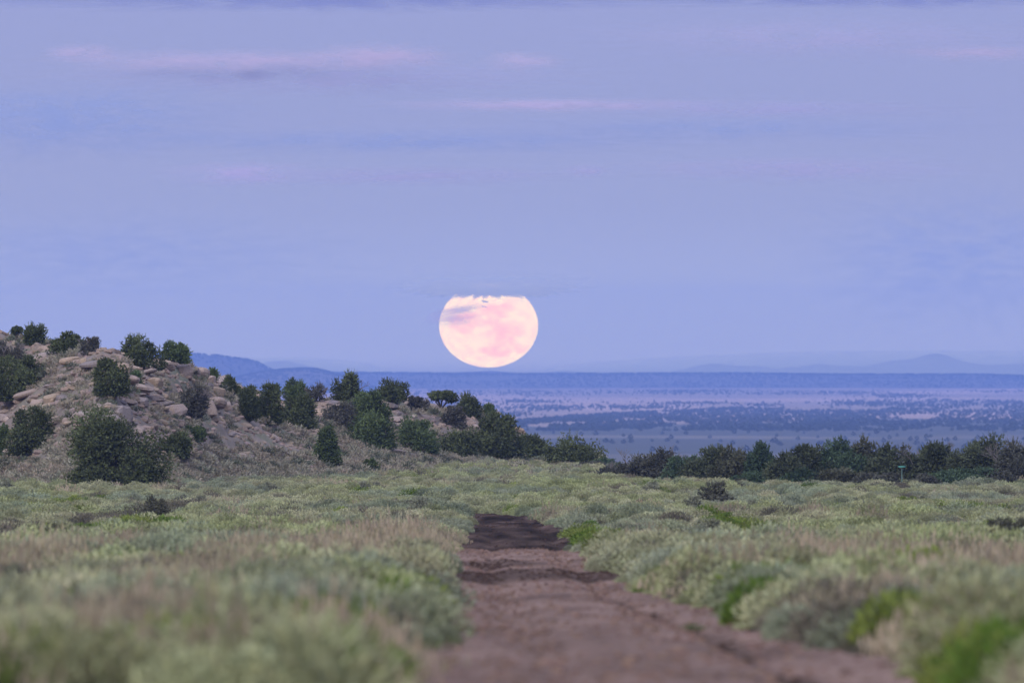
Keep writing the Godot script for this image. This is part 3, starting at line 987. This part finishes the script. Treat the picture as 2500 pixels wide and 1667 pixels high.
func post() -> void:
	var d := 606.0
	var x := (2203.0 - 1250.0) * K * d
	var o := base("post", Vector3(x, ground_y(x, d), -d))
	var top := (LEVEL - 1137.0) * K * d - ground_y(x, d)
	var g := Geo.new()
	g.tube(Vector3(0, -0.3, 0), Vector3(0, top - 0.08, 0), 0.034, 0.03, Color(0.10, 0.15, 0.13), 8)
	part("shaft", g.mesh(M.steel), o)
	var cap := Geo.new()
	var ring := [[0.0, 0.0], [0.15, 0.0], [0.205, 0.022], [0.21, 0.06], [0.19, 0.082], [0.0, 0.09]]
	for k in ring.size() - 1:
		cap.tube(Vector3(0, top - 0.09 + ring[k][1], 0), Vector3(0, top - 0.09 + ring[k + 1][1] + 0.0005, 0), ring[k][0], ring[k + 1][0], Color(0.085, 0.25, 0.21), 16)
	part("cap", cap.mesh(M.steel), o)
	tag(o, "thin post with a flat teal green cap before the thicket", "post")


func far_country() -> void:
	# valley floor
	var angles := PackedFloat32Array()
	var a := -0.7
	while a < 0.7:
		angles.append(a)
		a += 0.001 if absf(a) < 0.07 else 0.02
	var radii := PackedFloat32Array()
	var r := 950.0
	while r < 27500.0:
		radii.append(r)
		r *= 1.012
	var pos := func(i: int, j: int) -> Vector3:
		var d := cos(angles[i]) * radii[j]
		var x := sin(angles[i]) * radii[j]
		return Vector3(x, valley_y(x, d), -d)
	var col := func(p: Vector3) -> Color:
		var t := n3.get_noise_2d(p.x * 0.05, p.z * 0.012)
		var c := Color(0.25, 0.185, 0.14).lerp(Color(0.36, 0.25, 0.19), smooth(-0.2, 0.3, t))
		var sage := 10300.0 + 2600.0 * n3.get_noise_2d(p.x * 0.05 + 90.0, p.z * 0.01)      # the nearer flats are grown over with sage, the farther ones are bare grass
		return Color(0.08, 0.082, 0.062).lerp(Color(0.17, 0.145, 0.11), smooth(-0.25, 0.3, t + 0.6 * n2.get_noise_2d(p.x * 0.05, p.z * 0.02))) if -p.z < sage else c
	structure("valley", grid(angles.size() - 1, radii.size() - 1, pos, col, M.far_land), "broad pale valley floor with bands of dark trees", "valley")

	# woods on the valley floor: bands given by the photograph's rows, set on the floor where the sight line meets it
	var tree_mesh := Geo.new()
	for k in 26:
		var dir := Vector3(rng.randfn(), rng.randfn() * 0.9, rng.randfn()).normalized()
		var p := dir * Vector3(1.8, 1.5, 1.8) * rng.randf_range(0.6, 1.0) + Vector3(0, 1.7, 0)
		leaf_cluster(tree_mesh, p, dir, 1.5, Color(1, 1, 1), 2)
	tree_mesh.tube(Vector3(0, -0.8, 0), Vector3(0, 1.5, 0), 0.25, 0.15, Color(0.9, 0.8, 0.7), 4)
	var wood := tree_mesh.mesh(M.foliage)
	var places := []
	var colors := PackedColorArray()
	var top_g := [[1050.0, 1036.0], [1250.0, 1031.0], [1400.0, 1017.0], [1600.0, 1005.0], [1800.0, 996.0], [2060.0, 1004.0], [2150.0, 1003.0], [2230.0, 985.0], [2300.0, 972.0], [2500.0, 981.0], [2800.0, 990.0]]
	var streaks := [[1650, 957, 190, 7, 340], [1950, 960, 260, 4, 260], [1310, 960, 130, 8, 190], [2420, 942, 230, 4, 320], [2130, 985, 120, 8, 330], [2200, 967, 90, 6, 200], [1560, 995, 130, 6, 190], [1700, 985, 130, 4, 110], [1330, 997, 110, 7, 230], [1280, 981, 110, 5, 130], [1020, 931, 150, 6, 300], [900, 938, 200, 7, 200], [1080, 960, 130, 12, 220], [1120, 990, 120, 14, 260], [1180, 1015, 120, 12, 260], [2080, 960, 60, 4, 70], [2420, 956, 80, 4, 60], [1860, 990, 60, 4, 50]]
	var spots := []
	for k in 9500:      # the main dark band
		var px := rng.randf_range(1050, 2780)
		var t := pow(rng.randf(), 1.3)
		var py := curve(top_g, px) * (1.0 - t) + 1052.0 * t
		if n2.get_noise_2d(px * 0.09, py * 0.9) < -0.24: continue
		spots.append([px, py])
	for s in streaks:
		for k in int(s[4] * 0.95):
			spots.append([s[0] + rng.randfn() * s[2] * 0.5, s[1] + rng.randfn() * s[3] * 0.5])
	for k in 150:       # loose trees on the open floor
		spots.append([rng.randf_range(900, 2700), rng.randf_range(1045, 1105)])
	for k in 120:
		spots.append([rng.randf_range(600, 2700), rng.randf_range(944, 1000)])
	for s in spots:
		var d: float = 42.0 / maxf(1.0, (s[1] - LEVEL)) / K
		for q in 8:
			var xx: float = (s[0] - 1250.0) * K * d
			d = lerpf(d, clampf(-valley_y(xx, d) / maxf(1.0, (s[1] - LEVEL)) / K, 1600.0, 24500.0), 0.7)
		var x: float = (s[0] - 1250.0) * K * d
		var k := rng.randf_range(0.45, 0.95)
		places.append(Transform3D(Basis(Vector3.UP, rng.randf() * TAU).scaled(Vector3(k, k * rng.randf_range(0.8, 1.1), k)), Vector3(x, valley_y(x, d), -d)))
		colors.append(Color(0.045, 0.055, 0.04) * rng.randf_range(0.8, 1.25))
	var woods := base("valley_woods")
	tag(woods, "bands of dark juniper woods across the valley floor", "woods", "", "stuff")
	scatter("grove", wood, places, colors, woods)

	# the plateau that closes the valley: a long scarp with a wooded rim
	var rim := func(px: float) -> float: return curve([[-2000.0, 930.0], [500.0, 925.0], [760.0, 911.0], [900.0, 911.0], [1200.0, 914.0], [1800.0, 912.0], [2050.0, 915.0], [2400.0, 915.0], [2520.0, 919.0], [4500.0, 922.0]], px)
	scarp("plateau", 24200.0, 1500.0, -2000.0, 4500.0, rim, -29.0, "long flat wooded plateau closing the valley along the horizon", 9000, 0.75)
	var mesa := func(px: float) -> float: return curve([[-1500.0, 850.0], [300.0, 858.0], [452.0, 864.0], [520.0, 868.0], [590.0, 877.0], [625.0, 884.0], [650.0, 898.0], [690.0, 915.0], [760.0, 935.0], [800.0, 950.0]], px)
	scarp("mesa", 22500.0, 1100.0, -1500.0, 820.0, mesa, -30.0, "dark flat-topped mesa rising behind the shoulder of the hill", 2600, 0.7)
	var low := func(px: float) -> float: return curve([[560.0, 925.0], [640.0, 908.0], [680.0, 904.0], [740.0, 900.0], [775.0, 902.0], [810.0, 911.0], [860.0, 922.0], [900.0, 945.0]], px)
	scarp("low_hill", 21000.0, 900.0, 540.0, 920.0, low, -30.0, "low rounded wooded hill at the foot of the mesa", 1400, 0.7)
	var pale := func(px: float) -> float: return curve([[560.0, 915.0], [630.0, 890.0], [660.0, 882.0], [700.0, 881.0], [740.0, 890.0], [800.0, 906.0], [1050.0, 915.0], [1130.0, 908.0], [1200.0, 905.0], [1280.0, 912.0], [1390.0, 905.0], [1450.0, 912.0], [1500.0, 925.0]], px)
	scarp("distant_hills", 26600.0, 900.0, 540.0, 1520.0, pale, -40.0, "faint blue hills far beyond the mesa", 0, 0.0)
	var mountains := func(px: float) -> float: return curve([[1560.0, 925.0], [1640.0, 908.0], [1690.0, 896.0], [1735.0, 887.0], [1770.0, 890.0], [1810.0, 894.0], [1850.0, 893.0], [1890.0, 900.0], [1940.0, 896.0], [2000.0, 888.0], [2050.0, 893.0], [2120.0, 894.0], [2180.0, 880.0], [2230.0, 876.0], [2265.0, 866.0], [2290.0, 862.0], [2315.0, 868.0], [2350.0, 882.0], [2400.0, 891.0], [2450.0, 890.0], [2500.0, 887.0], [2600.0, 880.0], [2800.0, 900.0], [3000.0, 920.0]], px)
	scarp("mountains", 26700.0, 900.0, 1540.0, 3000.0, mountains, -40.0, "faint blue mountain range with one peak beyond the plateau", 0, 0.0)


func scarp(called: String, d0: float, depth: float, px0: float, px1: float, line: Callable, floor_y: float, label: String, trees: int, cover: float) -> void:
	# a ridge of the far country: its front rises from the floor to the crest line and its back falls away
	var cols := int(clampf((px1 - px0) / 9.0, 60, 520))
	var rows := 36
	var height := func(px: float, d: float) -> float:
		var t := (d - d0) / depth
		var top: float = (LEVEL - line.call(px)) * K * (d0 + depth)
		var h := 0.0
		if t < 1.0: h = lerpf(floor_y, top, smooth(0.0, 1.0, t) * 0.55 + t * 0.45)
		else: h = top - (t - 1.0) * 14.0
		return h + n2.get_noise_2d(px * 0.12, d * 0.004) * 0.05 * (top - floor_y) * smooth(0.0, 0.4, t) * (1.0 - smooth(0.85, 1.0, t))
	var pos := func(i: int, j: int) -> Vector3:
		var d := d0 + depth * 1.8 * j / rows
		var px := lerpf(px0, px1, float(i) / cols)
		return Vector3((px - 1250.0) * K * d, height.call(px, d), -d)
	var col := func(p: Vector3) -> Color:
		var t := n3.get_noise_2d(p.x * 0.03, p.z * 0.03)
		return Color(0.085, 0.08, 0.062).lerp(Color(0.13, 0.11, 0.085), clampf(t + 0.5, 0, 1))
	var body := structure(called, grid(cols, rows, pos, col, M.far_land), label, "plateau" if called == "plateau" else ("mesa" if called == "mesa" else "hills"))
	if trees == 0: return
	var g := Geo.new()
	for k in 12:
		var dir := Vector3(rng.randfn(), rng.randfn() * 0.9, rng.randfn()).normalized()
		leaf_cluster(g, dir * Vector3(1.9, 1.5, 1.9) * rng.randf_range(0.5, 1.0) + Vector3(0, 1.6, 0), dir, 1.8, Color(1, 1, 1), 2)
	var places := []
	var colors := PackedColorArray()
	for k in trees:
		var px := rng.randf_range(maxf(px0, -250), minf(px1, 2750))
		var t := 1.0 - pow(rng.randf(), 1.3) * 0.95 if k % 4 else 1.0 + rng.randf() * 0.05
		if n2.get_noise_2d(px * 0.06, t * 60.0) < cover - 1.0 and t < 0.8: continue
		var d := d0 + depth * t
		var s := rng.randf_range(0.7, 1.4)
		places.append(Transform3D(Basis(Vector3.UP, rng.randf() * TAU).scaled(Vector3(s, s, s)), Vector3((px - 1250.0) * K * d, height.call(px, d) - 0.2, -d)))
		colors.append(Color(0.045, 0.055, 0.04) * rng.randf_range(0.8, 1.25))
	scatter("woods", g.mesh(M.foliage), places, colors, body)


func heavens() -> void:
	# the full moon, flattened by the air low over the horizon
	var rx := 121.0 * K * MOON_D
	var ry := 102.0 * K * MOON_D
	var ball := SphereMesh.new()
	ball.radius = 1.0
	ball.height = 2.0
	ball.radial_segments = 128
	ball.rings = 64
	var size := 512
	var im := Image.create(size * 2, size, false, Image.FORMAT_RGB8)
	var seas := [[-0.42, 0.16, 0.34, 0.13], [-0.5, 0.02, 0.22, 0.16], [0.28, -0.32, 0.2, 0.3], [0.34, -0.1, 0.3, 0.16], [0.2, -0.62, 0.22, 0.14], [0.06, 0.05, 0.2, 0.12], [0.1, 0.32, 0.3, 0.16], [0.62, -0.55, 0.13, 0.1], [-0.1, -0.6, 0.12, 0.08], [0.35, 0.42, 0.16, 0.1]]
	var highland := Color(1.0, 0.68, 0.19)
	var sea := Color(0.98, 0.405, 0.135)
	var noise := FastNoiseLite.new()
	noise.seed = 5
	noise.frequency = 2.0
	noise.fractal_octaves = 4
	for y in size:
		for x in size * 2:
			var th := PI * (y + 0.5) / size
			var ph := TAU * (x + 0.5) / (size * 2)
			var p := Vector3(sin(ph) * sin(th), cos(th), cos(ph) * sin(th))      # the sphere mesh's own layout
			var m := 0.0
			for s in seas:
				var q := pow((p.x - s[0] + 0.06 * noise.get_noise_3d(p.x * 2.0, p.y * 2.0, 7.0)) / s[2], 2.0) + pow((p.y - s[1] + 0.06 * noise.get_noise_3d(p.x * 2.0, p.y * 2.0, 3.0)) / s[3], 2.0)
				m = maxf(m, 1.0 - smooth(0.0, 2.4, q))
			m = clampf(0.12 + m * 0.6 + 0.5 * noise.get_noise_3d(p.x * 1.6, p.y * 1.6, p.z * 1.6), 0.0, 1.0)
			im.set_pixel(x, y, highland.lerp(sea, m).linear_to_srgb())
	var m := StandardMaterial3D.new()
	m.resource_name = "moon"
	m.albedo_color = Color(0, 0, 0)
	m.metallic_specular = 0.0
	m.roughness = 1.0
	m.emission_enabled = true
	m.emission = Color.WHITE
	m.emission_operator = BaseMaterial3D.EMISSION_OP_MULTIPLY
	m.emission_texture = ImageTexture.create_from_image(im)
	m.emission_energy_multiplier = MOON_GLOW
	ball.material = m
	var moon := part("moon", ball, self)
	moon.position = Vector3((1193.0 - 1250.0) * K * MOON_D, (LEVEL - 795.0) * K * MOON_D, -MOON_D)
	moon.scale = Vector3(rx, ry, rx)
	tag(moon, "full pink and cream moon hanging low over the plateau, top hidden by cloud", "moon")

	# cloud bank across the top of the moon, the colour of the air round it, and wisps below it
	var veil := Color(0.745, 0.685, 0.395)
	cloud(1195, 690, 600, 78, 25900.0, veil, 3.0, "thin blue cloud bank hiding the top of the moon", 0.25, 0.34, 0.0, true)
	cloud(1108, 759, 160, 30, 25950.0, Color(0.82, 0.55, 0.48), 0.62, "slim violet cloud wisp crossing the upper face of the moon", 0.9, 0.4, 0.16)
	cloud(1100, 778, 170, 50, 25980.0, Color(0.88, 0.52, 0.46), 0.5, "faint pink veil across one side of the moon", 0.95, 0.4, 0.05)
	cloud(1184, 736, 22, 6, 25960.0, Color(0.56, 0.46, 0.42), 0.8, "small dark cloud speck just under the cloud bank on the moon", 0.8, 0.4, -0.2)
	cloud(1180, 748, 24, 7, 25970.0, Color(0.56, 0.46, 0.42), 0.8, "small dark cloud speck at the tip of the violet wisp", 0.8, 0.4, -0.2)
	# evening streaks higher up: [px, py, width, height, tone, density, label]
	var rose := Color(0.49, 0.405, 0.48)
	var lilac := Color(0.41, 0.375, 0.485)
	var blue := Color(0.27, 0.325, 0.475)
	var violet := Color(0.22, 0.24, 0.41)
	for c in [
		[920, 140, 480, 84, rose, 0.95, "brightest rosy cloud hump in the long high streak"],
		[560, 150, 1100, 74, rose, 0.8, "long thin rosy streak joining the humps"],
		[205, 130, 230, 56, rose, 0.85, "small rosy hump where the long high streak begins"],
		[1275, 150, 260, 60, rose, 0.7, "lone rosy puff past the bright hump"],
		[750, 190, 1700, 110, lilac, 0.6, "broad faint lilac cloud under the long high streak"],
		[2380, 130, 480, 54, rose, 0.6, "rosy streak at the far end of the high clouds"],
		[1330, 257, 1000, 46, rose, 0.8, "straight thin pink streak over the moon"],
		[1850, 266, 1100, 60, lilac, 0.6, "dim continuation of the straight pink streak"],
		[590, 424, 460, 80, rose, 0.8, "low soft pink hump lying alone"],
		[1000, 430, 1000, 60, rose, 0.55, "faint pink streak beside the low soft hump"],
		[1425, 418, 160, 40, rose, 0.55, "tiny pink puff in the low streak"],
		[1950, 414, 1100, 80, rose, 0.55, "wide dim pink streak of the low row"],
		[800, -2, 2600, 76, violet, 1.0, "dark violet cloud base along the top of the sky"],
		[2150, -4, 1700, 60, violet, 1.0, "second dark violet cloud base at the top"],
		[150, 290, 1100, 240, blue, 0.6, "large dim blue cloud patch under the high streak"],
		[1000, 345, 1900, 80, blue, 0.5, "long dim blue band between the pink rows"],
		[1750, 315, 1500, 80, blue, 0.42, "shorter dim blue band under the straight pink streak"],
		[2350, 620, 1100, 420, blue, 0.36, "huge faint blue cloud low in the clear part of the sky"],
		[300, 620, 1500, 260, blue, 0.26, "wide faint blue cloud above the hill"],
		[2000, 95, 1400, 130, lilac, 0.5, "broad pale lilac cloud below the dark base"]]:
		cloud(c[0], c[1], c[2], c[3], 25000.0 + rng.randf() * 800.0, c[4], c[5], c[6], 1.0, 0.3)
	haze_bank(2280.0, 26100.0, 1000.0, 330.0, 66.0, 2.4e-3, Color(1.0, 0.95, 0.50), "pale evening haze lying in front of the far mountains")
	haze_bank(690.0, 26100.0, 300.0, 330.0, 48.0, 2.2e-3, Color(1.0, 0.95, 0.50), "pale evening haze lying in front of the faint hills")



func haze_bank(px: float, d: float, wpx: float, deep: float, tall: float, thick: float, col: Color, label: String) -> void:
	var f := FogVolume.new()
	f.name = numbered("haze")
	f.shape = RenderingServer.FOG_VOLUME_SHAPE_ELLIPSOID
	f.size = Vector3(wpx * 2.0 * K * d, tall * 2.0, deep * 2.0)
	var m := FogMaterial.new()
	m.albedo = col.linear_to_srgb()
	m.density = thick
	f.material = m
	add_child(f)
	f.position = Vector3((px - 1250.0) * K * d, -6.0, -d)
	tag(f, label, "haze", "", "stuff")


const MOON_GLOW := 3.6
